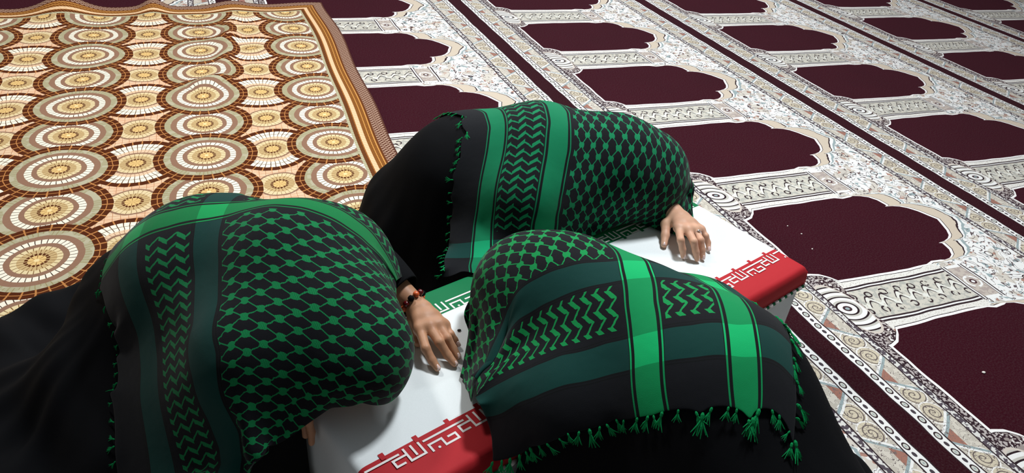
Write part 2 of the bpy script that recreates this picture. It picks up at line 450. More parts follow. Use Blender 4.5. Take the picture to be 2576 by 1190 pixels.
def caps(P, prims, k):
    d = None
    for c in prims:
        a = np.array(c[:3]); b = np.array(c[3:6]); ra, rb = c[6:8]
        ab = b - a; L = max(ab @ ab, 1e-9)
        h = np.clip(((P - a) @ ab) / L, 0, 1)
        q = P - a - h[..., None] * ab
        e = np.sqrt((q * q).sum(-1)) - (ra + (rb - ra) * h)
        if d is None: d = e
        else:
            t = np.clip(.5 + .5 * (d - e) / k, 0, 1); d = d * (1 - t) + e * t - k * t * (1 - t)
    return d
def surface_nets(fn, lo, hi, vox):
    ax = [np.arange(lo[i], hi[i] + vox, vox) for i in range(3)]
    G = np.stack(np.meshgrid(*ax, indexing='ij'), -1)
    D = fn(G.reshape(-1, 3)).reshape(G.shape[:3])
    nx, ny, nz = D.shape
    ins = D < 0
    cor = [(i, j, k) for i in (0, 1) for j in (0, 1) for k in (0, 1)]
    cnt = sum(ins[i:nx - 1 + i, j:ny - 1 + j, k:nz - 1 + k].astype(int) for i, j, k in cor)
    act = (cnt > 0) & (cnt < 8)
    cells = np.argwhere(act); idx = -np.ones(act.shape, int); idx[act] = np.arange(len(cells))
    acc = np.zeros((len(cells), 3)); num = np.zeros(len(cells))
    for ci in range(8):
        for cj in range(ci + 1, 8):
            A, B = np.array(cor[ci]), np.array(cor[cj])
            if abs(A - B).sum() != 1: continue
            da = D[tuple((cells + A).T)]; db = D[tuple((cells + B).T)]
            m = (da < 0) != (db < 0)
            t = np.where(m, da / (da - db + 1e-12), 0)
            acc[m] += (A + t[:, None] * (B - A))[m]; num[m] += 1
    V = (cells + acc / num[:, None]) * vox + np.array(lo)
    Fs = []
    for axis in range(3):
        s = [slice(None)] * 3; s2 = [slice(None)] * 3
        s[axis] = slice(0, -1); s2[axis] = slice(1, None)
        ch = ins[tuple(s)] != ins[tuple(s2)]
        e = np.argwhere(ch); o1, o2 = [(1, 2), (2, 0), (0, 1)][axis]
        e = e[(e[:, o1] > 0) & (e[:, o2] > 0) & (e[:, o1] < D.shape[o1] - 1) & (e[:, o2] < D.shape[o2] - 1)]
        if len(e) == 0: continue
        d1 = np.zeros(3, int); d1[o1] = 1; d2 = np.zeros(3, int); d2[o2] = 1
        q = np.stack([idx[tuple((e - d1 - d2).T)], idx[tuple((e - d2).T)], idx[tuple(e.T)], idx[tuple((e - d1).T)]], 1)
        fl = ins[tuple(e.T)]
        q[~fl] = q[~fl][:, ::-1]
        Fs.append(q[(q >= 0).all(1)])
    return V, np.concatenate(Fs)

def ray(px, py):
    d = CAM_R @ np.array([(px - 1288) / F_PX, -(py - 595) / F_PX, -1.0]); return d / np.linalg.norm(d)
def on_plane(px, py, z=0.0):
    d = ray(px, py); return CAM_C + (z - CAM_C[2]) / d[2] * d

# ------------------------------------------------------------------ bodies: kneeling, bowed on the casket
KB = 0.07
P1 = [(-1.27, .74, .15, -1.19, .60, .28, .15, .15), (-1.19, .60, .28, -1.11, .44, .36, .15, .135),
      (-1.22, .33, .33, -1.01, .47, .34, .09, .10), (-1.11, .44, .355, -1.105, .29, .343, .105, .082),
      (-1.112, .29, .350, -1.104, .232, .338, .092, .083), (-1.40, .64, .10, -1.42, .47, .07, .12, .08),
      (-1.16, .82, .10, -1.06, .62, .08, .12, .09), (-1.24, .33, .32, -1.27, .22, .20, .075, .05),
      (-1.01, .46, .32, -.97, .39, .295, .065, .042)]
P2 = [(-.56, .82, .13, -.50, .70, .27, .15, .155), (-.50, .70, .265, -.39, .57, .36, .155, .13),
      (-.50, .49, .33, -.30, .66, .34, .09, .10), (-.39, .57, .36, -.25, .46, .355, .11, .10),
      (-.24, .45, .375, -.175, .41, .35, .11, .105), (-.62, .74, .1, -.53, .54, .08, .12, .09),
      (-.34, .62, .33, -.12, .43, .30, .08, .05)]
P3 = [(-.74, -.36, .24, -.70, -.18, .34, .18, .17), (-.70, -.18, .34, -.71, -.02, .36, .16, .135),
      (-.84, -.03, .32, -.565, -.06, .312, .08, .105), (-.71, -.0, .36, -.74, .13, .365, .11, .10),
      (-.732, .13, .368, -.742, .2, .352, .108, .098), (-.55, -.055, .312, -.44, -.03, .26, .105, .078),
      (-.53, -.35, .12, -.45, -.12, .1, .14, .1), (-.88, -.05, .32, -.92, .05, .29, .07, .05)]
BX = (-1.18, 0.0, 0.0, 0.405); BH = 0.25            # casket footprint x0,x1,y0,y1 and height

def box_sdf(P):
    c = np.array([(BX[0] + BX[1]) / 2, (BX[2] + BX[3]) / 2, BH / 2]); h = np.array([(BX[1] - BX[0]) / 2, (BX[3] - BX[2]) / 2, BH / 2])
    q = np.abs(P - c) - h
    return np.linalg.norm(np.maximum(q, 0), axis=-1) + np.minimum(q.max(-1), 0)
def body_hit(prims, px, py, off):
    d = ray(px, py); t = .5; best = (9, 0)
    for _ in range(80):
        P = CAM_C + d * t; e = float(caps(P[None], prims, KB)[0]) - off
        e = min(e, float(box_sdf(P[None])[0]) - off)
        if e < best[0]: best = (e, t)
        if e < .0008: break
        t += max(e * .9, .001)
        if t > 4: break
    return CAM_C + d * best[1]

# ------------------------------------------------------------------ materials in use
RUG_PV = 0.1377
M_CARPET = mat_carpet(); M_RUG = mat_rug()
M_SCARF3 = mat_scarf('scarf_green_bright', srgb(6, 146, 84), srgb(14, 150, 78))
M_SCARF2 = mat_scarf('scarf_green_teal', srgb(8, 126, 84), srgb(14, 134, 86))
M_SCARF1 = mat_scarf('scarf_green_deep', srgb(8, 124, 66), srgb(14, 130, 74))
M_BLACK = mat_cloth('black_chador', srgb(6, 7, 11), 0.85, 0.12, 500.0, 0.12)
M_TASSEL = mat_cloth('green_tassel', srgb(12, 138, 76), 0.9, 0.5, 900.0, 0.1)
M_WHITE = mat_cloth('flag_white', srgb(232, 238, 240), 0.75, 0.10, 500.0)
M_RED = mat_cloth('flag_red', srgb(182, 38, 46), 0.7, 0.12, 500.0)
M_GREEN = mat_cloth('flag_green', srgb(8, 116, 70), 0.7, 0.12, 500.0)
M_LETTER = mat_cloth('letter_white', srgb(236, 232, 230), 0.75, 0.05, 500.0)
M_SIDEW = mat_cloth('drape_white', srgb(214, 220, 222), 0.85, 0.35, 300.0)
M_SIDEG = mat_cloth('drape_green', srgb(10, 104, 34), 0.85, 0.3, 300.0)
M_SKIN_TAN = mat_skin('skin_tan', srgb(186, 138, 106), srgb(164, 108, 82))
M_SKIN_FAIR = mat_skin('skin_fair', srgb(216, 170, 142), srgb(200, 138, 114))
M_NAIL = mat_cloth('fingernail', srgb(238, 208, 202), 0.25, 0.0, 100.0, 0.6)
M_SILVER = mat_metal('silver', srgb(225, 225, 228)); M_GOLD = mat_metal('gold', srgb(200, 160, 70))
M_AMBER = mat_cloth('amber_bead', srgb(214, 96, 50), 0.2, 0.0, 60.0, 0.6)
M_GARNET = mat_cloth('garnet_bead', srgb(90, 12, 18), 0.2, 0.0, 60.0, 0.6)
M_CRUMB = mat_cloth('paper_crumb', srgb(230, 226, 218), 0.9, 0.2, 200.0)
M_DARKBIT = mat_cloth('dark_fleck', srgb(40, 36, 34), 0.9, 0.2, 200.0)

# ------------------------------------------------------------------ floor
fl = mesh_obj('floor', [(-9, -5, 0), (14, -5, 0), (14, 14, 0), (-9, 14, 0)], [(0, 1, 2, 3)], M_CARPET, smooth=False)
fl['kind'] = 'structure'
fl['label'] = 'wall-to-wall maroon and cream carpet woven with rows of arched prayer niches'

# ------------------------------------------------------------------ printed rug with wavy edge and creases
EP = np.array([math.cos(math.radians(-14.3)), math.sin(math.radians(-14.3))])
EQ = np.array([math.cos(math.radians(-110.5)), math.sin(math.radians(-110.5))])
RK = np.array([0.288, 2.872])
def build_rug():
    nu, nv = 170, 170
    u = np.linspace(0, 2.75, nu); v = np.linspace(0, 2.55, nv)
    Ug, Vg = np.meshgrid(u, v, indexing='ij')
    XY = RK - Ug[..., None] * EP + Vg[..., None] * EQ
    # corner is dragged inward, right edge wanders
    pull = 0.025 * np.exp(-(Vg / 0.28) ** 2) * np.exp(-(Ug / 0.5) ** 2)
    XY = XY - pull[..., None] * EP
    XY = XY - (0.004 * np.sin(Vg * 9.0) * np.exp(-(Ug / 0.2) ** 2))[..., None] * EP
    Z = 0.007 + 0.003 * np.sin(Ug * 5 + 1.3) * np.sin(Vg * 4.2 + 0.5) + 0.0025 * np.sin(Ug * 17 + Vg * 6)
    # ruffled far edge
    er = np.exp(-(Vg / 0.12) ** 2)
    for c, w, h in ((1.16, 0.10, 0.055), (0.80, 0.05, 0.035), (1.62, 0.16, 0.03), (0.45, 0.09, 0.018), (2.1, 0.12, 0.03)):
        Z += er * h * np.exp(-((Ug - c) / w) ** 2)
    # creases
    def ridge(p0, p1, w, h):
        a = on_plane(*p0)[:2]; b = on_plane(*p1)[:2]; ab = b - a
        t = np.clip(((XY - a) @ ab) / (ab @ ab), 0, 1); q = XY - a - t[..., None] * ab
        return h * np.exp(-((q ** 2).sum(-1)) / w ** 2) * np.sin(np.pi * np.clip(t, 0.02, 0.98)) ** 0.7
    Z += ridge((478, 232), (588, 205), 0.045, 0.030) + ridge((560, 198), (590, 40), 0.035, 0.022)
    Z += ridge((520, 118), (600, 96), 0.04, 0.018) + ridge((610, 140), (690, 130), 0.03, 0.014)
    Z = np.maximum(Z, 0.004)
    V = np.concatenate([XY.reshape(-1, 2), Z.reshape(-1, 1)], 1)
    o = mesh_obj('patterned_rug', V, grid_faces(nu, nv)[:, ::-1], M_RUG, uv=np.stack([Ug.ravel(), Vg.ravel()], 1))
    solid(o, 0.004, -1.0)
    tag(o, 'brown and cream printed rug with rows of mosaic circles, spread over the carpet', 'rug')
build_rug()

# ------------------------------------------------------------------ casket and flag
def strip(pts, wid, z):
    """flat ribbon along a polyline with mitred corners, lying on the plane z"""
    p = np.asarray(pts, float); n = len(p); L = []; Rr = []
    for i in range(n):
        d0 = p[i] - p[i - 1] if i > 0 else p[1] - p[0]; d1 = p[i + 1] - p[i] if i < n - 1 else d0
        d0 = d0 / np.linalg.norm(d0); d1 = d1 / np.linalg.norm(d1)
        n0 = np.array([-d0[1], d0[0]]); n1 = np.array([-d1[1], d1[0]]); m = n0 + n1; m = m / (np.linalg.norm(m) + 1e-9)
        s = wid / 2 / max(0.5, m @ n0)
        q = p[i].copy()
        if i == 0: q = q - d0 * wid / 2
        if i == n - 1: q = q + d0 * wid / 2
        L.append(q + m * s); Rr.append(q - m * s)
    V = [(a[0], a[1], z) for a in L] + [(a[0], a[1], z) for a in Rr]
    F = [(i + n, i + 1 + n, i + 1, i) for i in range(n - 1)]
    return V, F
def merge(parts):
    V = []; F = []
    for v, f in parts:
        o = len(V); V += [tuple(q) for q in v]; F += [tuple(int(i) + o for i in q) for q in f]
    return V, F

def build_casket():
    t = thing('casket', 'low casket box with white cloth sides under the striped flag', 'casket', (-0.59, 0.2, 0))
    x0, x1, y0, y1 = BX
    # body with rounded upper corners and vertical cloth folds on its sides
    def wall(p0, p1, ztop, zbot, amp, name, mat, outward, flare=0.0):
        n, m = 90, 10; p0 = np.array(p0); p1 = np.array(p1)
        nrm = np.array(outward, float); V = []
        for i in range(n):
            s = i / (n - 1); q = p0 + (p1 - p0) * s; L = np.linalg.norm(p1 - p0) * s
            for j in range(m):
                h = j / (m - 1); wv = amp * h * (math.sin(L * 55) + 0.6 * math.sin(L * 23 + 1.0)) + flare * h
                V.append((q[0] + nrm[0] * wv, q[1] + nrm[1] * wv, ztop + (zbot - ztop) * h))
        o = mesh_obj(name, V, grid_faces(n, m), mat, t); solid(o, 0.002); return o
    top, bot = [], []
    V = [(x, y, z) for z in (0.004, BH - 0.006) for (x, y) in ((x0 + .012, y0 + .012), (x1 - .012, y0 + .012), (x1 - .012, y1 - .012), (x0 + .012, y1 - .012))]
    mesh_obj('box_body', V, [(3, 2, 1, 0), (4, 5, 6, 7), (0, 1, 5, 4), (1, 2, 6, 5), (2, 3, 7, 6), (3, 0, 4, 7)], M_SIDEW, t, smooth=False)
    wall((x0 + .006, y0 + .002), (x1 - .004, y0 + .002), 0.20, 0.003, 0.0022, 'side_drape', M_SIDEW, (0, -1))
    wall((x1 - .004, y0 + .004), (x1 - .004, y1 - .004), 0.20, 0.003, 0.0022, 'side_drape', M_SIDEW, (1, 0))
    wall((x1 - .004, y1 - .002), (x0 + .006, y1 - .002), 0.20, 0.003, 0.0022, 'side_drape', M_SIDEW, (0, 1))
    g = wall((x0 + .006, y1 - .004), (x0 + .006, y0 + .004), 0.16, 0.003, 0.003, 'side_drape', M_SIDEG, (-1, 0), 0.004)
    g['label'] = 'green cloth hanging at the end of the casket'
    # corded hem below the flag: green cord with white dashes
    zc = BH - 0.052
    cord, cf = tube([(x0 + .0, y0 - .007, zc), (x1 + .004, y0 - .007, zc)], [0.0045, 0.0045], 8)
    hm = mesh_obj('hem_cord', cord, cf, M_GREEN, t)
    cord, cf = tube([(x1 + .006, y0 - .004, zc), (x1 + .006, y1, zc)], [0.0045, 0.0045], 8)
    mesh_obj('hem_cord', cord, cf, M_GREEN, t)
    dash = []
    for k in range(46):
        xa = x0 + 0.03 + k * 0.0255
        dash.append(tube([(xa, y0 - .0078, zc + .0005), (xa + .014, y0 - .0078, zc + .0005)], [0.0050, 0.0050], 8))
    v, f = merge(dash); mesh_obj('hem_stitching', v, f, M_LETTER, t)['kind'] = 'stuff'
    return t
casket = build_casket()

YR, YG = 0.0905, 0.326
def build_flag():
    fg = thing('flag', 'green, white and red flag with white lettering draped over the casket', 'flag', (-0.59, 0.2, BH))
    x0, x1, y0, y1 = BX
    R = 0.012; z = BH + 0.001
    # cross-section over the short way (y), with rounded shoulders
    ys = [(y0 - 0.006, z - 0.050), (y0 - 0.005, z - 0.03), (y0 - 0.003, z - 0.014), (y0 + 0.001, z - 0.005), (y0 + 0.006, z - 0.001), (y0 + 0.012, z)]
    ys += [(q, z) for q in np.linspace(0.03, YR, 6)]; kR = len(ys) - 1
    ys += [(q, z) for q in np.linspace(YR, YG, 16)[1:]]; kG = len(ys) - 1
    ys += [(q, z) for q in np.linspace(YG, y1 - 0.012, 6)[1:]]
    ys += [(y1 - 0.006, z - 0.001), (y1 - 0.001, z - 0.005), (y1 + 0.003, z - 0.014), (y1 + 0.005, z - 0.03), (y1 + 0.006, z - 0.05)]
    xs = [(x0 - 0.009, -0.150), (x0 - 0.009, -0.12), (x0 - 0.008, -0.09), (x0 - 0.007, -0.06), (x0 - 0.006, -0.035), (x0 - 0.004, -0.015), (x0 - 0.0, -0.005), (x0 + 0.006, -0.001), (x0 + 0.012, 0.0)]
    xs += [(q, 0.0) for q in np.linspace(x0 + 0.03, x1 - 0.03, 70)]
    xs += [(x1 - 0.012, 0), (x1 - 0.006, -0.001), (x1, -0.005), (x1 + 0.003, -0.014), (x1 + 0.005, -0.03), (x1 + 0.006, -0.05)]
    V = []; 
    for (x, dz) in xs:
        for k, (y, zz) in enumerate(ys):
            top = max(0.0, 1 - abs(dz) * 200) * max(0.0, 1 - abs(zz - z) * 200)
            wr = 0.0009 * math.sin(x * 21 + y * 9) * math.sin(y * 17 + 2 + x * 4) * top
            # pinch the overhang at the corners
            zz2 = min(zz, z + dz) if dz < -0.012 else zz + dz
            xx, yy = x, y
            if dz < -0.012 and zz < z - 0.012:
                zz2 = min(zz, z + dz)
            V.append((xx + (0.003 * math.sin(y * 40) * min(1, -dz * 12) if x < x0 else 0), yy, zz2 + wr))
    n, m = len(xs), len(ys); F = grid_faces(n, m); mi = []
    for i in range(n - 1):
        for j in range(m - 1): mi.append(1 if j < kR else (0 if j < kG else 2))
    o = mesh_obj('flag_cloth', V, F, None, fg, mats=[M_WHITE, M_RED, M_GREEN], midx=mi)
    solid(o, 0.0012)
    # lettering: one module traced as centre lines, pitch 0.1295
    mod = dict(bar=[(-1.0662, .0755), (-.9866, .0755)],
               bh=[(-1.0642, .0502), (-1.0642, .0642), (-1.0390, .0642), (-1.0390, .0490), (-1.0128, .0490), (-1.0128, .0612), (-1.0265, .0612)],
               d=[(-1.115, .0555), (-1.1298, .0555), (-1.1298, .0685), (-1.1077, .0685)],
               comb=[(-1.1037, .0795), (-1.1037, .0535), (-1.0762, .0535), (-1.0762, .0775)],
               mid=[(-1.0900, .0790), (-1.0900, .0600)])
    dot = (-1.0514, .0510)
    def letters(dx, dy, ymat, kn, name, edgemat):
        for k in range(-2, 10):
            sh = np.array([dx + 0.1295 * k, dy])
            for nm, pl in mod.items():
                pl = np.array(pl) + sh
                if nm == 'bar': pl[:, 0] = np.clip(pl[:, 0], x0 + 0.005, x1 - 0.005)
                if np.ptp(pl[:, 0]) + np.ptp(pl[:, 1]) < 0.01: continue
                if pl[:, 0].min() < x0 + 0.004 or pl[:, 0].max() > x1 - 0.004: continue
                v, f = strip(pl, 0.0040, z + 0.0018); mesh_obj('letter', v, f, M_LETTER, fg, smooth=False)
            dd = np.array(dot) + sh
            if x0 < dd[0] < x1:
                mesh_obj('letter_dot', [(dd[0] + .0026 * math.cos(a), dd[1] + .0026 * math.sin(a), z + .0018) for a in np.linspace(0, 2 * math.pi, 9)[:-1]], [tuple(range(8))], M_LETTER, fg, smooth=False)
        ed = []
        xk = x0 + 0.042
        while xk < x1 - 0.01:
            ed.append(strip([(xk, kn[0]), (xk, kn[1])], 0.009, z + 0.0013)); xk += 0.064
        v, f = merge(ed); mesh_obj('edge_motif', v, f, edgemat, fg, smooth=False)['kind'] = 'stuff'
    letters(0.0, 0.0035, None, (YR - 0.002, YR + 0.0025), 'red', M_RED)
    letters(-0.013, 0.2785, None, (YG - 0.0025, YG + 0.002), 'green', M_GREEN)
    return fg
flag = build_flag()

# ------------------------------------------------------------------ cloth: chador as draped height sheet
def height_sdf(lo, dx, H):
    gx, gy = np.gradient(H, dx); sl = np.sqrt(1 + gx ** 2 + gy ** 2)
    def fn(P):
        fx = np.clip((P[..., 0] - lo[0]) / dx, 0, H.shape[0] - 1.001); fy = np.clip((P[..., 1] - lo[1]) / dx, 0, H.shape[1] - 1.001)
        i = fx.astype(int); j = fy.astype(int); u = fx - i; v = fy - j
        L = lambda A: A[i, j] * (1 - u) * (1 - v) + A[i + 1, j] * u * (1 - v) + A[i, j + 1] * (1 - u) * v + A[i + 1, j + 1] * u * v
        return (P[..., 2] - L(H)) / L(sl)
    return fn
def chador(name, prims, lo, hi, parent, skip_box=True, seed=0, slope=3.2):
    dx = 0.0125
    gx = np.arange(lo[0], hi[0], dx); gy = np.arange(lo[1], hi[1], dx)
    Xg, Yg = np.meshgrid(gx, gy, indexing='ij')
    z = np.full(Xg.shape, 0.75); hit = np.zeros(Xg.shape, bool)
    for _ in range(46):
        P = np.stack([Xg, Yg, z], -1); d = caps(P, prims, KB) - 0.006
        hit |= d < 0.002
        z = np.where(hit, z, np.maximum(z - np.maximum(d, 0.003), 0.0))
    base = np.full(Xg.shape, 0.012)
    inb = (Xg > BX[0] - 0.014) & (Xg < BX[1] + 0.014) & (Yg > BX[2] - 0.014) & (Yg < BX[3] + 0.014)
    base[inb] = BH + 0.004
    tight = (Xg > BX[0] - 0.11) & (Xg < BX[1] + 0.012) & (Yg > BX[2] - 0.012) & (Yg < BX[3] + 0.012)
    H = np.where(hit, z, 0.0)
    cx, cy = Xg[hit].mean(), Yg[hit].mean()
    th = np.arctan2(Yg - cy, Xg - cx)
    r_ = np.random.default_rng(seed); wob = np.zeros(Xg.shape)
    for k in range(5, 14): wob += 0.11 * np.sin(th * k + r_.uniform(0, 6.28))
    wob = 1 + np.clip(wob, -0.4, 0.4)
    n, m = Xg.shape
    for _ in range(60):
        Hp = np.pad(H, 1); Hn = H.copy()
        for ax, ay in ((1, 0), (-1, 0), (0, 1), (0, -1), (1, 1), (1, -1), (-1, 1), (-1, -1)):
            q = Hp[1 + ax:1 + ax + n, 1 + ay:1 + ay + m]
            sl = (slope + 4.5 * np.clip((q - 0.08) / 0.14, 0, 1)) * wob
            sl = np.where(tight, 12.0, sl)
            Hn = np.maximum(Hn, q - sl * dx * math.hypot(ax, ay))
        H = Hn
    for _ in range(2):
        Hp = np.pad(H, 1, mode='edge')
        H = 0.5 * H + 0.125 * (Hp[2:, 1:-1] + Hp[:-2, 1:-1] + Hp[1:-1, 2:] + Hp[1:-1, :-2])
    fold = sum(np.sin(th * k * 1.0 + r_.uniform(0, 6.28)) for k in (9, 14, 19, 23)) * 0.0045
    H = np.where(H < 0.30, H + fold * np.clip((0.30 - H) / 0.2, 0, 1) * (~inb) * np.clip((H - 0.02) / 0.03, 0, 1), H)
    keep = H > base - 0.008
    H = np.maximum(H, base)
    F = grid_faces(n, m)
    kf = keep.ravel()[F].all(1); F = F[kf]
    used = np.unique(F); remap = -np.ones(n * m, int); remap[used] = np.arange(len(used))
    V = np.stack([Xg.ravel(), Yg.ravel(), H.ravel()], 1)[used]
    o = mesh_obj(name, V, remap[F], M_BLACK, parent)
    subsurf(o, 1); solid(o, 0.002, -1.0)
    return o, height_sdf(lo, dx, H)

# ------------------------------------------------------------------ cloth: square scarf relaxed over the body
def tps(src, dst, q, reg=1e-4):
    def U(r2): return np.where(r2 > 1e-12, r2 * np.log(np.maximum(r2, 1e-12)), 0.0)
    n = len(src); Kk = U(((src[:, None] - src[None]) ** 2).sum(-1)) + reg * np.eye(n)
    Pm = np.c_[np.ones(n), src]; A = np.zeros((n + 3, n + 3)); A[:n, :n] = Kk; A[:n, n:] = Pm; A[n:, :n] = Pm.T
    s = np.linalg.solve(A, np.r_[dst, np.zeros((3, dst.shape[1]))])
    return U(((q[:, None] - src[None]) ** 2).sum(-1)) @ s[:n] + np.c_[np.ones(len(q)), q] @ s[n:]

def drape(prims, hf, ctrl, arange, brange, off, steps=110, hidden=(), pinw=0.25, step=0.0125, floor_z=0.014, amax=None, bmin=None, bmax=None):
    """ctrl: (a, b, px, py) seen points of the scarf, found on the body; hidden: (a, b, x, y, z)"""
    def sdf(P):
        d = np.minimum(caps(P, prims, KB), box_sdf(P) + 0.008) - off
        return np.minimum(np.minimum(d, hf(P) - 0.0045), P[..., 2] - floor_z)
    def seen(px, py):
        dr = ray(px, py); ts = np.linspace(0.6, 3.4, 2801); d = sdf(CAM_C + dr * ts[:, None])
        k = np.argmax(d < 0) if (d < 0).any() else np.argmin(d)
        return CAM_C + dr * ts[k]
    src = [(c[0], c[1]) for c in ctrl] + [(h[0], h[1]) for h in hidden]
    dst = [seen(c[2], c[3]) for c in ctrl] + [np.array(h[2:5]) for h in hidden]
    src = np.array(src); dst = np.array(dst)
    n = int(round((arange[1] - arange[0]) / step)) + 1; m = int(round((brange[1] - brange[0]) / step)) + 1
    ui, vj = np.meshgrid(np.linspace(0, 1, n), np.linspace(0, 1, m), indexing='ij')
    Ag = arange[0] + ui * (arange[1] - arange[0]); Bg = brange[0] + vj * (brange[1] - brange[0])
    if bmax is not None: Bg = brange[0] + vj * (bmax(Ag) - brange[0])
    if amax is not None: Ag = arange[0] + ui * (amax(Bg) - arange[0])
    if bmin is not None: b0 = bmin(Ag); Bg = b0 + vj * (brange[1] - b0)
    G = np.stack([Ag, Bg], -1)
    q = np.stack([Ag.ravel(), Bg.ravel()], 1)
    x = tps(src, dst, q, 2e-4).reshape(n, m, 3)
    def push(x):
        d = sdf(x); msk = d < 0
        if msk.any():
            P = x[msk]; e = 0.002
            g = np.stack([sdf(P + v) - sdf(P - v) for v in np.eye(3) * e], -1); g /= np.linalg.norm(g, axis=-1, keepdims=True) + 1e-9
            x[msk] = P - d[msk][:, None] * g
        return x, msk
    for _ in range(3): x, _m = push(x)
    # pin targets: nearest grid nodes of the control points
    dd = ((G.reshape(-1, 1, 2) - src[None]) ** 2).sum(-1); kk = dd.argmin(0); inside = dd.min(0) < (step * 1.2) ** 2
    pi, pj = kk // m, kk % m
    pi, pj, pt = pi[inside], pj[inside], dst[inside]
    vel = np.zeros_like(x)
    def con(p, qv, L, k):
        dlt = qv - p; l = np.linalg.norm(dlt, axis=-1, keepdims=True) + 1e-9
        c = dlt * (0.5 * k * (1 - L / l)); return c
    for it in range(steps):
        prev = x.copy()
        x = x + vel * 0.88; x[..., 2] -= 0.00035
        for inner in range(6):
            for ax in (0, 1):
                for par in (0, 1):
                    sl0 = [slice(None)] * 2; sl1 = [slice(None)] * 2
                    N = x.shape[ax]
                    sl0[ax] = slice(par, N - 1, 2); sl1[ax] = slice(par + 1, N, 2)
                    p = x[tuple(sl0)]; qv = x[tuple(sl1)]; c = con(p, qv, np.linalg.norm(G[tuple(sl0)] - G[tuple(sl1)], axis=-1, keepdims=True), 0.9)
                    x[tuple(sl0)] = p + c; x[tuple(sl1)] = qv - c
            for sx in (1, -1):
                for pr0 in (0, 1):
                    a0 = x[pr0:-1:2, :-1] if sx == 1 else x[pr0:-1:2, 1:]
                    b0 = x[pr0 + 1::2, 1:] if sx == 1 else x[pr0 + 1::2, :-1]
                    g0 = G[pr0:-1:2, :-1] if sx == 1 else G[pr0:-1:2, 1:]; g1 = G[pr0 + 1::2, 1:] if sx == 1 else G[pr0 + 1::2, :-1]
                    k = min(len(a0), len(b0)); a0 = a0[:k]; b0 = b0[:k]
                    c = con(a0, b0, np.linalg.norm(g0[:k] - g1[:k], axis=-1, keepdims=True), 0.12); a0 += c; b0 -= c
            for ax in (0, 1):
                lap = np.zeros_like(x)
                if ax == 0: lap[1:-1] = (x[:-2] + x[2:]) * 0.5 - x[1:-1]
                else: lap[:, 1:-1] = (x[:, :-2] + x[:, 2:]) * 0.5 - x[:, 1:-1]
                x = x + 0.12 * lap
            x[pi, pj] += pinw * (pt - x[pi, pj])
            if inner in (2, 5): x, msk = push(x)
        x[msk] = prev[msk] * 0.5 + x[msk] * 0.5
        vel = np.clip(x - prev, -0.004, 0.004)
    x, _m = push(x)
    # even out pin dimples
    for _ in range(2):
        y = x.copy(); y[1:-1, 1:-1] = 0.5 * x[1:-1, 1:-1] + 0.125 * (x[:-2, 1:-1] + x[2:, 1:-1] + x[1:-1, :-2] + x[1:-1, 2:]); x = y
    return x, Ag, Bg

def scarf_object(x, Ag, Bg, mat, parent, label, keep=None):
    n, m = Ag.shape; F = grid_faces(n, m)
    if keep is not None: F = F[keep(Ag, Bg).ravel()[F].all(1)]
    # orient faces upward on average
    V = x.reshape(-1, 3); a, b, c = V[F[:, 0]], V[F[:, 1]], V[F[:, 2]]
    if np.cross(b - a, c - a)[:, 2].sum() < 0: F = F[:, ::-1]
    us_ = np.unique(F); rm = -np.ones(n * m, int); rm[us_] = np.arange(len(us_)); F = rm[F]; V = V[us_]
    o = mesh_obj('checked_scarf', V, F, mat, parent, uv=np.stack([Ag.ravel(), Bg.ravel()], 1)[us_])
    o['label'] = label
    solid(o, 0.0016, 1.0); subsurf(o, 2)
    return o

# tassel: knot and flared strands, built once at the origin pointing along +x
def tassel_mesh(seed):
    r_ = np.random.default_rng(seed); parts = []
    parts.append(tube([(-0.001, 0, 0.0005), (0.002, 0, 0.001), (0.006, 0, 0.0012), (0.008, 0, 0.001)], [0.0012, 0.0026, 0.0024, 0.0016], 6))
    for k in range(8):
        sp = (k - 3.5) / 3.5
        L = 0.020 + r_.uniform(-0.004, 0.004)
        parts.append(tube([(0.006, 0, 0.001), (0.006 + L * 0.5, sp * 0.004 + r_.uniform(-.001, .001), 0.0012 + r_.uniform(-.0008, .0012)), (0.006 + L, sp * 0.0085 + r_.uniform(-.002, .002), 0.0004 + r_.uniform(-.0005, .002))], [0.0009, 0.0011, 0.0005], 4))
    v, f = merge(parts)
    me = bpy.data.meshes.new('tassel'); me.from_pydata([tuple(map(float, q)) for q in v], [], f); me.materials.append(M_TASSEL)
    return me
TASSELS = [tassel_mesh(k) for k in range(4)]
def add_tassels(scarf, edge, inner, spacing, lim=(0, 1), scale=1.0):
    """edge, inner: matching rows of points; outward = edge - inner"""
    base = np.array(scarf.parent.location)
    d = np.r_[0, np.cumsum(np.linalg.norm(np.diff(edge, axis=0), axis=1))]
    tot = d[-1]; k = 0; s = lim[0] * tot + spacing * 0.4
    while s < lim[1] * tot:
        i = min(np.searchsorted(d, s, 'right') - 1, len(edge) - 2); t = (s - d[i]) / (d[i + 1] - d[i] + 1e-9)
        p = edge[i] * (1 - t) + edge[i + 1] * t; q = inner[i] * (1 - t) + inner[i + 1] * t
        out = p - q; out[2] -= 0.25 * np.linalg.norm(out); out /= np.linalg.norm(out) + 1e-9
        al = edge[i + 1] - edge[i]; al /= np.linalg.norm(al) + 1e-9
        ang = random.uniform(-0.6, 0.6); out = out * math.cos(ang) + al * math.sin(ang)
        nz = np.cross(out, al); nz /= np.linalg.norm(nz) + 1e-9
        if nz[2] < 0: nz = -nz
        yv = np.cross(nz, out)
        sc = scale * random.uniform(0.62, 1.15)
        o = bpy.data.objects.new('tassel', TASSELS[k % 4]); COL.objects.link(o); o.parent = scarf
        mt = Matrix.Identity(4)
        for r in range(3):
            mt[r][0] = out[r] * sc; mt[r][1] = yv[r] * sc; mt[r][2] = nz[r] * sc; mt[r][3] = p[r] - base[r] + nz[r] * 0.0015
        o.matrix_local = mt
        s += spacing * random.uniform(0.5, 1.6); k += 1

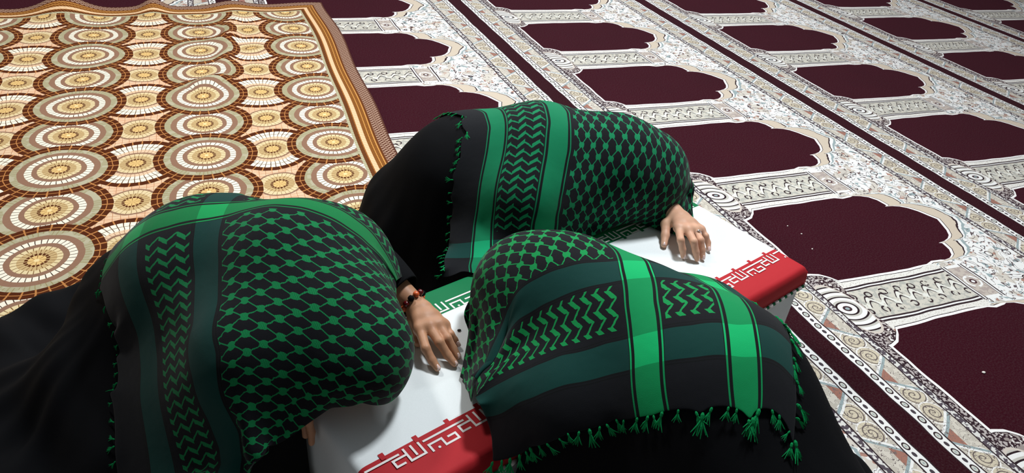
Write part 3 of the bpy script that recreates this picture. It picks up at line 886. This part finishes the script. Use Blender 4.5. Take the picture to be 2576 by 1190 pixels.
# ------------------------------------------------------------------ hands
def P_(cx, cy, ox, oy, s, z): return on_plane(ox + cx / s, oy + cy / s, z)
def hand_prims(wrist, elbow, fingers, thumb, rad=0.0078, wr=0.021):
    pr = []; nails = []
    pr.append((*elbow, *wrist, 0.034, wr))
    kn = [f[0] for f in fingers]
    for i, k in enumerate(kn):
        w2 = wrist + (k - wrist) * 0.28
        pr.append((*w2, *k, 0.0165, 0.0105))
    for i in range(len(kn) - 1):
        pr.append((*kn[i], *kn[i + 1], 0.0095, 0.0095))
        c0 = wrist + (kn[i] - wrist) * 0.6; c1 = wrist + (kn[i + 1] - wrist) * 0.6
        pr.append((*c0, *c1, 0.0125, 0.0125))
    fp = []
    for i, f in enumerate(fingers):
        k = [1.0, 1.03, 0.98, 0.86][i]
        rr = [0.0096 * k, 0.0086 * k, 0.0078 * k, 0.0064 * k]
        fp.append([(*f[j], *f[j + 1], rr[j], rr[j + 1]) for j in range(3)])
    tp = []
    if thumb is not None:
        tp = [(*(wrist + (thumb[0] - wrist) * 0.35), *thumb[0], 0.0165, 0.0125), (*thumb[0], *thumb[1], 0.0125, 0.0098), (*thumb[1], *thumb[2], 0.0098, 0.0076)]
    def fn(P):
        d = caps(P, pr, 0.012)
        for q in fp:
            e = caps(P, q, 0.0035); h = np.clip(.5 + .5 * (d - e) / 0.006, 0, 1); d = d * (1 - h) + e * h - 0.006 * h * (1 - h)
        if tp:
            e = caps(P, tp, 0.006); h = np.clip(.5 + .5 * (d - e) / 0.010, 0, 1); d = d * (1 - h) + e * h - 0.010 * h * (1 - h)
        return d
    allp = np.array([q[:3] for q in pr] + [q[3:6] for q in pr] + [q[3:6] for g in fp for q in g] + [q[3:6] for q in tp])
    lo = allp.min(0) - 0.03; hi = allp.max(0) + 0.03
    return fn, lo, hi
def nail(person, tip, prev, mat, r=0.0062):
    ax = tip - prev; ax /= np.linalg.norm(ax); up = np.array([0, 0, 1.0]); up = up - (up @ ax) * ax; up /= np.linalg.norm(up); sd = np.cross(ax, up)
    c = tip + ax * 0.0002 + up * (r * 1.02); V = []; n = 7
    for i in range(n):
        for j in range(n):
            u = (i / (n - 1) - 0.5) * 2; v = (j / (n - 1) - 0.5) * 2
            k = math.sqrt(max(0.0, 1 - 0.45 * v * v)) 
            V.append(c + ax * (u * 0.0052 * k) + sd * (v * r * 0.66) + up * (-0.42 * r * v * v - 0.0016 * max(0, u) ** 2))
    o = mesh_obj('fingernail', V, grid_faces(n, n), mat, person)
    solid(o, 0.0008, 0.0)
def body_mesh(person, prims, mat, hands, inset=0.03):
    prims = [q for q in prims if not (q[6] == .075 and q[7] == .05)]
    parts = []
    pts = np.array([q[:3] for q in prims] + [q[3:6] for q in prims])
    parts.append(surface_nets(lambda P: caps(P, prims, KB) + inset, pts.min(0) - 0.2, pts.max(0) + 0.2, 0.02))
    for fn, lo, hi in hands: parts.append(surface_nets(fn, lo, hi, 0.0021))
    V = []; F = []; o = 0
    for v, f in parts:
        V.append(v); F.append(f + o); o += len(v)
    ob = mesh_obj('body', np.concatenate(V), np.concatenate(F), mat, person)
    return ob
def sleeve(person, path, radii, mat=None):
    V, F = tube(path, radii, 26, cap=False)
    o = mesh_obj('sleeve', V, F, mat or M_BLACK, person)
    solid(o, 0.002, 1.0); subsurf(o, 1); return o

# ------------------------------------------------------------------ person at the left end of the casket
OFF = 0.012
def person_left():
    p = thing('person', 'person in black cloak at left, scarf-covered head and braceleted hand on the casket', 'person', (-1.25, .62, 0.0), 'mourners kneeling around the casket')
    sx, sy, s = 1000, 700, 3.968
    q = lambda x, y, z: P_(x, y, sx, sy, s, z)
    W = q(196, 285, .290); E = np.array([-.94, .47, .33])
    fingers = [[q(222, 505, .288), q(282, 700, .283), q(345, 820, .268), q(398, 896, .2605)],
               [q(318, 480, .291), q(420, 640, .288), q(502, 770, .269), q(572, 852, .2605)],
               [q(410, 465, .288), q(498, 600, .284), q(556, 705, .268), q(606, 782, .2605)],
               [q(462, 470, .281), q(530, 560, .276), q(568, 615, .266), q(600, 662, .260)]]
    thumb = [q(165, 430, .275), q(175, 560, .264), q(205, 650, .2605)]
    h1 = hand_prims(W, E, fingers, thumb)
    W3 = np.array([-1.245, .285, .262])
    f3 = [[np.array([-1.212 - .004 * i, .285 - .021 * i, .272]), np.array([-1.192 - .003 * i, .276 - .021 * i, .262]), np.array([-1.1985, .270 - .020 * i, .236]), np.array([-1.2005, .266 - .020 * i, .216])] for i in range(4)]
    h3 = hand_prims(W3, np.array([-1.26, .36, .28]), f3, None)
    body_mesh(p, P1, M_SKIN_TAN, [h1, h3])
    for f in fingers: nail(p, f[3], f[2], M_NAIL)
    ext = [c for i, c in enumerate(P1) if i not in (3, 4, 7, 8)] + [(-1.52, .98, -.03, -1.62, .62, -.03, .085, .08), (-1.40, 1.02, -.02, -1.22, 1.0, -.02, .08, .07), (-1.62, .62, -.03, -1.48, .34, -.02, .09, .08), (-1.50, .74, .02, -1.42, .50, .03, .09, .08)]
    ch, hf = chador('chador', ext, (-2.0, .0), (-.75, 1.35), p, seed=3, slope=2.0)
    ch['label'] = 'black cloak spread over the back and floor'
    C = [(.225, .04, 311, 655), (.225, .11, 373, 599), (.225, .18, 448, 568), (.225, .255, 529, 543), (.225, .33, 622, 525), (.225, .40, 715, 512), (.225, .47, 810, 528), (.225, .52, 862, 566), (.225, .585, 918, 629),
         (.262, .295, 572, 575), (.262, .39, 697, 546), (.262, .45, 774, 553), (.262, .51, 834, 572), (.262, .56, 882, 608),
         (.345, .255, 523, 699), (.44, .255, 529, 823), (.52, .255, 560, 917), (.60, .262, 600, 1010), (.68, .265, 615, 1100),
         (.345, .14, 377, 720), (.44, .14, 400, 850), (.345, .21, 486, 720), (.44, .21, 492, 840), (.27, .14, 381, 640), (.27, .215, 488, 598),
         (.22, .0, 246, 700), (.27, .0, 242, 745), (.36, .0, 305, 830), (.44, .0, 284, 893), (.52, .0, 256, 965),
         (.50, .295, 628, 898), (.63, .295, 647, 1072), (.71, .18, 530, 1150), (.71, .295, 622, 1172),
         (.33, .295, 572, 665), (.41, .295, 578, 770), (.33, .51, 905, 690), (.42, .59, 1005, 800), (.50, .615, 1045, 900), (.545, .60, 1000, 965), (.55, .52, 870, 965), (.47, .45, 800, 860), (.40, .42, 770, 760), (.33, .40, 720, 650),
         (.58, .40, 712, 1010), (.66, .37, 665, 1100), (.56, .47, 790, 985)]
    hid = [(.10, .255, -1.03, .70, .40), (.10, .42, -.99, .62, .42), (.10, .10, -1.12, .84, .30), (.12, .55, -.90, .50, .34), (.06, .35, -.98, .74, .28),
           (.36, .655, -1.0, .30, .28), (.45, .675, -1.03, .22, .28), (.55, .66, -1.065, .19, .27)]
    x, A, B = drape(P1, hf, C, (.05, .72), (0.0, .655), OFF, hidden=hid, amax=lambda b: np.interp(b, [0, .32, .38, .44, .50, .67], [.73, .72, .66, .60, .57, .545]))
    sc = scarf_object(x, A, B, M_SCARF1, p, 'black square scarf with green net, zigzag bands and stripes')
    add_tassels(sc, x[:, 0], x[:, 1], 0.022, (0.2, 1.0), 0.6)
    sleeve(p, [np.array(q) for q in ((-1.225, .35, .33), (-1.245, .325, .295), (-1.25, .305, .272), (-1.243, .286, .262))], [.06, .052, .042, .036])
    # bracelet of stones at the wrist
    wv = (W - E); wv /= np.linalg.norm(wv); a = np.cross(wv, [0, 0, 1]); a /= np.linalg.norm(a); b = np.cross(a, wv)
    c = W - wv * 0.012
    for k in range(12):
        t = 2 * math.pi * k / 12; cc = c + (a * math.cos(t) + b * math.sin(t)) * 0.0265
        vs, fs = tube([cc + wv * d for d in (-.0062, -.005, 0, .005, .0062)], [.001, .0045, .0062, .0045, .001], 8)
        mesh_obj('bracelet_bead', vs, fs, M_AMBER if k % 3 == 0 else (M_GARNET if k % 3 == 1 else M_BLACK), p)
    sleeve(p, [E + (W - E) * t for t in (0.0, .3, .55, .72)], [.052, .050, .045, .040])
person_left()

def person_back():
    p = thing('person', 'person kneeling behind the casket in black cloak, ringed hand on the white stripe', 'person', (-.5, .7, 0.0), 'mourners kneeling around the casket')
    sx, sy, s = 1600, 500, 6.612
    q = lambda x, y, z: P_(x, y, sx, sy, s, z)
    W = q(700, 290, .300); E = np.array([-.14, .46, .315])
    fingers = [[q(705, 480, .303), q(745, 690, .297), q(775, 840, .276), q(785, 955, .2605)],
               [q(860, 520, .305), q(960, 715, .299), q(995, 880, .277), q(1018, 1005, .2605)],
               [q(980, 520, .300), q(1075, 690, .295), q(1100, 850, .275), q(1110, 975, .2605)],
               [q(1070, 520, .290), q(1160, 620, .284), q(1198, 730, .270), q(1210, 840, .260)]]
    thumb = [q(500, 420, .285), q(488, 610, .271), q(465, 765, .2605)]
    h = hand_prims(W, E, fingers, thumb)
    body_mesh(p, P2, M_SKIN_FAIR, [h])
    for f in fingers: nail(p, f[3], f[2], M_NAIL)
    nail(p, thumb[2], thumb[1], M_NAIL, .0072)
    # ring on the ring finger
    k0, k1 = fingers[2][0], fingers[2][1]; ax = (k1 - k0) / np.linalg.norm(k1 - k0); c = k0 + (k1 - k0) * 0.42
    a = np.cross(ax, [0, 0, 1]); a /= np.linalg.norm(a); b = np.cross(a, ax)
    pts = [c + (a * math.cos(t) + b * math.sin(t)) * .0096 for t in np.linspace(0, 2 * math.pi, 25)]
    v, f = tube(pts, [.0011] * 25, 6, cap=False); r = mesh_obj('ring', v, f, M_SILVER, p)
    st = c + b * .0108 if b[2] > 0 else c - b * .0108
    v, f = tube([st + np.array([0, 0, d]) for d in (-.002, 0, .0022, .003)], [.002, .0042, .003, .0006], 8)
    mesh_obj('ring_stone', v, f, M_SILVER, r)
    ch, hf = chador('chador', [c for i, c in enumerate(P2) if i not in (3, 4, 6)] + [(-.74, .98, 0, -.62, .62, 0, .05, .05), (-.70, .80, .0, -.62, .50, .0, .06, .06)], (-1.1, .25), (.2, 1.4), p, seed=5, slope=2.2)
    ch['label'] = 'black cloak falling in folds from the hips'
    C = [(.09, .20, 1166, 684), (.09, .33, 1198, 563), (.09, .45, 1231, 450), (.09, .56, 1271, 345), (.09, .62, 1289, 290),
         (0, .62, 1200, 300), (0, .56, 1186, 333), (0, .50, 1162, 405), (0, .45, 1128, 446), (0, .39, 1124, 494), (0, .33, 1125, 550), (0, .27, 1128, 611), (0, .2, 1118, 690),
         (.225, .62, 1440, 308), (.225, .56, 1430, 361), (.225, .48, 1396, 430), (.225, .41, 1376, 498), (.225, .34, 1348, 563),
         (.262, .62, 1481, 317), (.262, .52, 1456, 401), (.262, .47, 1436, 442), (.262, .42, 1412, 482), (.262, .37, 1402, 530),
         (.38, .50, 1550, 430), (.48, .52, 1650, 430), (.48, .60, 1630, 350), (.38, .60, 1560, 340), (.40, .42, 1560, 510), (.33, .35, 1490, 555), (.42, .36, 1590, 562), (.50, .44, 1670, 510), (.555, .52, 1715, 440)]
    hid = [(.09, .75, -.44, .86, .36), (.225, .75, -.30, .78, .40), (.36, .75, -.16, .66, .36), (.0, .75, -.52, .95, .26), (.50, .72, -.04, .56, .30), (.61, .60, -.035, .44, .30), (.60, .48, -.05, .36, .28), (.0, .85, -.50, 1.02, .16), (.30, .85, -.2, .84, .30)]
    x, A, B = drape(P2, hf, C, (0.0, .62), (.17, .86), OFF, hidden=hid, bmin=lambda a: np.interp(a, [0, .20, .28, .36, .7], [.17, .18, .29, .335, .35]))
    sc = scarf_object(x, A, B, M_SCARF2, p, 'black square scarf with two green stripes, a zigzag band and a net of green knots')
    add_tassels(sc, x[0], x[1], 0.021, (0.0, .75), 0.62)
    sleeve(p, [E + (W - E) * t for t in (-.1, .2, .45, .68, .80)], [.050, .050, .046, .042, .043])
    # small gold clip pinned to the scarf
    g = body_hit(P2, 1464, 557, OFF + .004)
    for k in range(3):
        o0 = g + np.array([.0, -.004, .002]) + np.array([.0055, .0, .0]) * (k - 1)
        v, f = tube([o0 + np.array([0.002, 0, -.010]), o0 + np.array([0.0, -.002, 0]), o0 + np.array([-.002, 0, .010])], [.0018, .0022, .0018], 6)
        mesh_obj('clip_bar', v, f, M_GOLD, sc)
person_back()

def person_front():
    p = thing('person', 'foreground person seen from behind in black cloak and fringed scarf, bowed over casket', 'person', (-.68, -.25, 0.0), 'mourners kneeling around the casket')
    body_mesh(p, P3, M_SKIN_FAIR, [])
    ch, hf = chador('chador', [c for i, c in enumerate(P3) if i not in (3, 4, 7)] + [(-.42, -.42, .0, -.38, -.16, .0, .07, .06), (-.40, -.20, .0, -.36, -.1, .0, .05, .05), (-.86, -.42, .1, -.72, -.5, .1, .14, .14)], (-1.25, -.95), (-.1, .4), p, seed=9, slope=2.4)
    ch['label'] = 'black cloak over the hips and legs'
    C = [(0, .0, 1998, 1185), (.09, .0, 1897, 1112), (.16, .0, 1770, 1068), (.225, 0, 1650, 1050), (.285, 0, 1540, 1043), (.35, .0, 1430, 1078), (.42, 0, 1330, 1115), (.50, 0, 1228, 1168),
         (0, .095, 1992, 975), (.09, .095, 1858, 918), (.16, .095, 1745, 888), (.225, .095, 1632, 876), (.285, .095, 1540, 872), (.36, .095, 1420, 890), (.44, .095, 1330, 942), (.52, .095, 1250, 1010),
         (0, .175, 1965, 860), (0, .255, 1926, 778), (.09, .175, 1838, 830), (.225, .175, 1610, 790), (.30, .175, 1500, 792), (.36, .175, 1420, 815), (.44, .175, 1330, 870), (.52, .175, 1262, 940),
         (.09, .255, 1818, 742), (.225, .255, 1588, 702), (.285, .255, 1500, 699), (.34, .255, 1418, 708), (.39, .255, 1354, 722), (.44, .255, 1310, 760), (.50, .255, 1276, 830), (.56, .255, 1258, 930),
         (.225, .335, 1562, 632), (.09, .305, 1790, 700),
         (.262, .295, 1540, 672), (.34, .295, 1428, 676), (.39, .295, 1338, 698), (.44, .295, 1283, 756), (.50, .295, 1264, 815), (.57, .295, 1250, 930), (.62, .295, 1227, 1010), (.655, .295, 1203, 1052),
         (.30, .39, 1455, 600), (.36, .40, 1370, 592), (.43, .38, 1270, 650), (.48, .38, 1225, 745), (.54, .38, 1205, 830), (.60, .37, 1180, 920), (.64, .35, 1182, 1010), (.66, .40, 1150, 955), (.62, .43, 1162, 905), (.56, .44, 1184, 830), (.50, .45, 1208, 755)]
    hid = [(.10, .42, -.50, .13, .27), (.22, .46, -.62, .26, .30), (.32, .50, -.68, .31, .34), (.42, .52, -.78, .33, .33), (.50, .52, -.85, .27, .30), (.60, .52, -.87, .22, .27), (.36, .60, -.69, .34, .262), (.48, .60, -.82, .33, .262), (.0, .40, -.36, .05, .262)]
    sq = lambda a: a if a < .42 else .42 + (a - .42) * .85
    C = [(sq(c[0]), *c[1:]) for c in C]; hid = [(sq(c[0]), *c[1:]) for c in hid]
    x, A, B = drape(P3, hf, C, (0.0, .63), (0.0, .58), OFF, hidden=hid, amax=lambda b: np.interp(b, [0, .18, .26, .31, .6], [.49, .55, .59, .62, .62]), bmax=lambda a: np.interp(a, [0, .30, .40, .48, .7], [.58, .58, .54, .47, .43]))
    sc = scarf_object(x, A, B, M_SCARF3, p, 'black square scarf edged with green tassels, crossed by two bright green stripes')
    add_tassels(sc, x[:, 0], x[:, 1], 0.0165, (0, 1), 0.95)
    add_tassels(sc, x[0], x[1], 0.026, (0, .55), 0.95)
person_front()

# ------------------------------------------------------------------ crumbs
def crumb(px, py, r, label, mat, z=0.0, group='crumbs on the carpet'):
    c = on_plane(px, py, z); n = 8; V = []; F = []
    for k, (h, s) in enumerate(((0.0, .7), (.35, 1.0), (.7, .6))):
        for i in range(n):
            t = 2 * math.pi * i / n; rr = r * s * (1 + .3 * math.sin(3 * t + px) * math.cos(t + k))
            V.append((c[0] + rr * 1.5 * math.cos(t), c[1] + rr * math.sin(t), z + .0005 + h * r))
    for k in range(2):
        for i in range(n): F.append((k * n + i, k * n + (i + 1) % n, (k + 1) * n + (i + 1) % n, (k + 1) * n + i))
    F.append(tuple(range(2 * n, 3 * n))); F.append(tuple(range(n))[::-1])
    V = np.array(V); o = mesh_obj('crumb', V - np.array([c[0], c[1], z]), F, mat); o.location = (c[0], c[1], z)
    tag(o, label, 'crumb', group)
crumb(2474, 938, .0042, 'largest white crumb, on the maroon niche at the lower right edge', M_CRUMB)
crumb(2016, 589, .0026, 'tiny white crumb in the middle of the niche right of the casket', M_CRUMB)
crumb(1981, 569, .0022, 'tiny pale crumb near the upper corner of the niche right of the casket', M_CRUMB)
crumb(2043, 627, .0026, 'tiny pale crumb close to the red corner of the casket', M_CRUMB)
crumb(1155, 832, .0030, 'small dark fleck on the white flag stripe beside the fingers', M_DARKBIT, BH + .002, 'flecks on the flag')
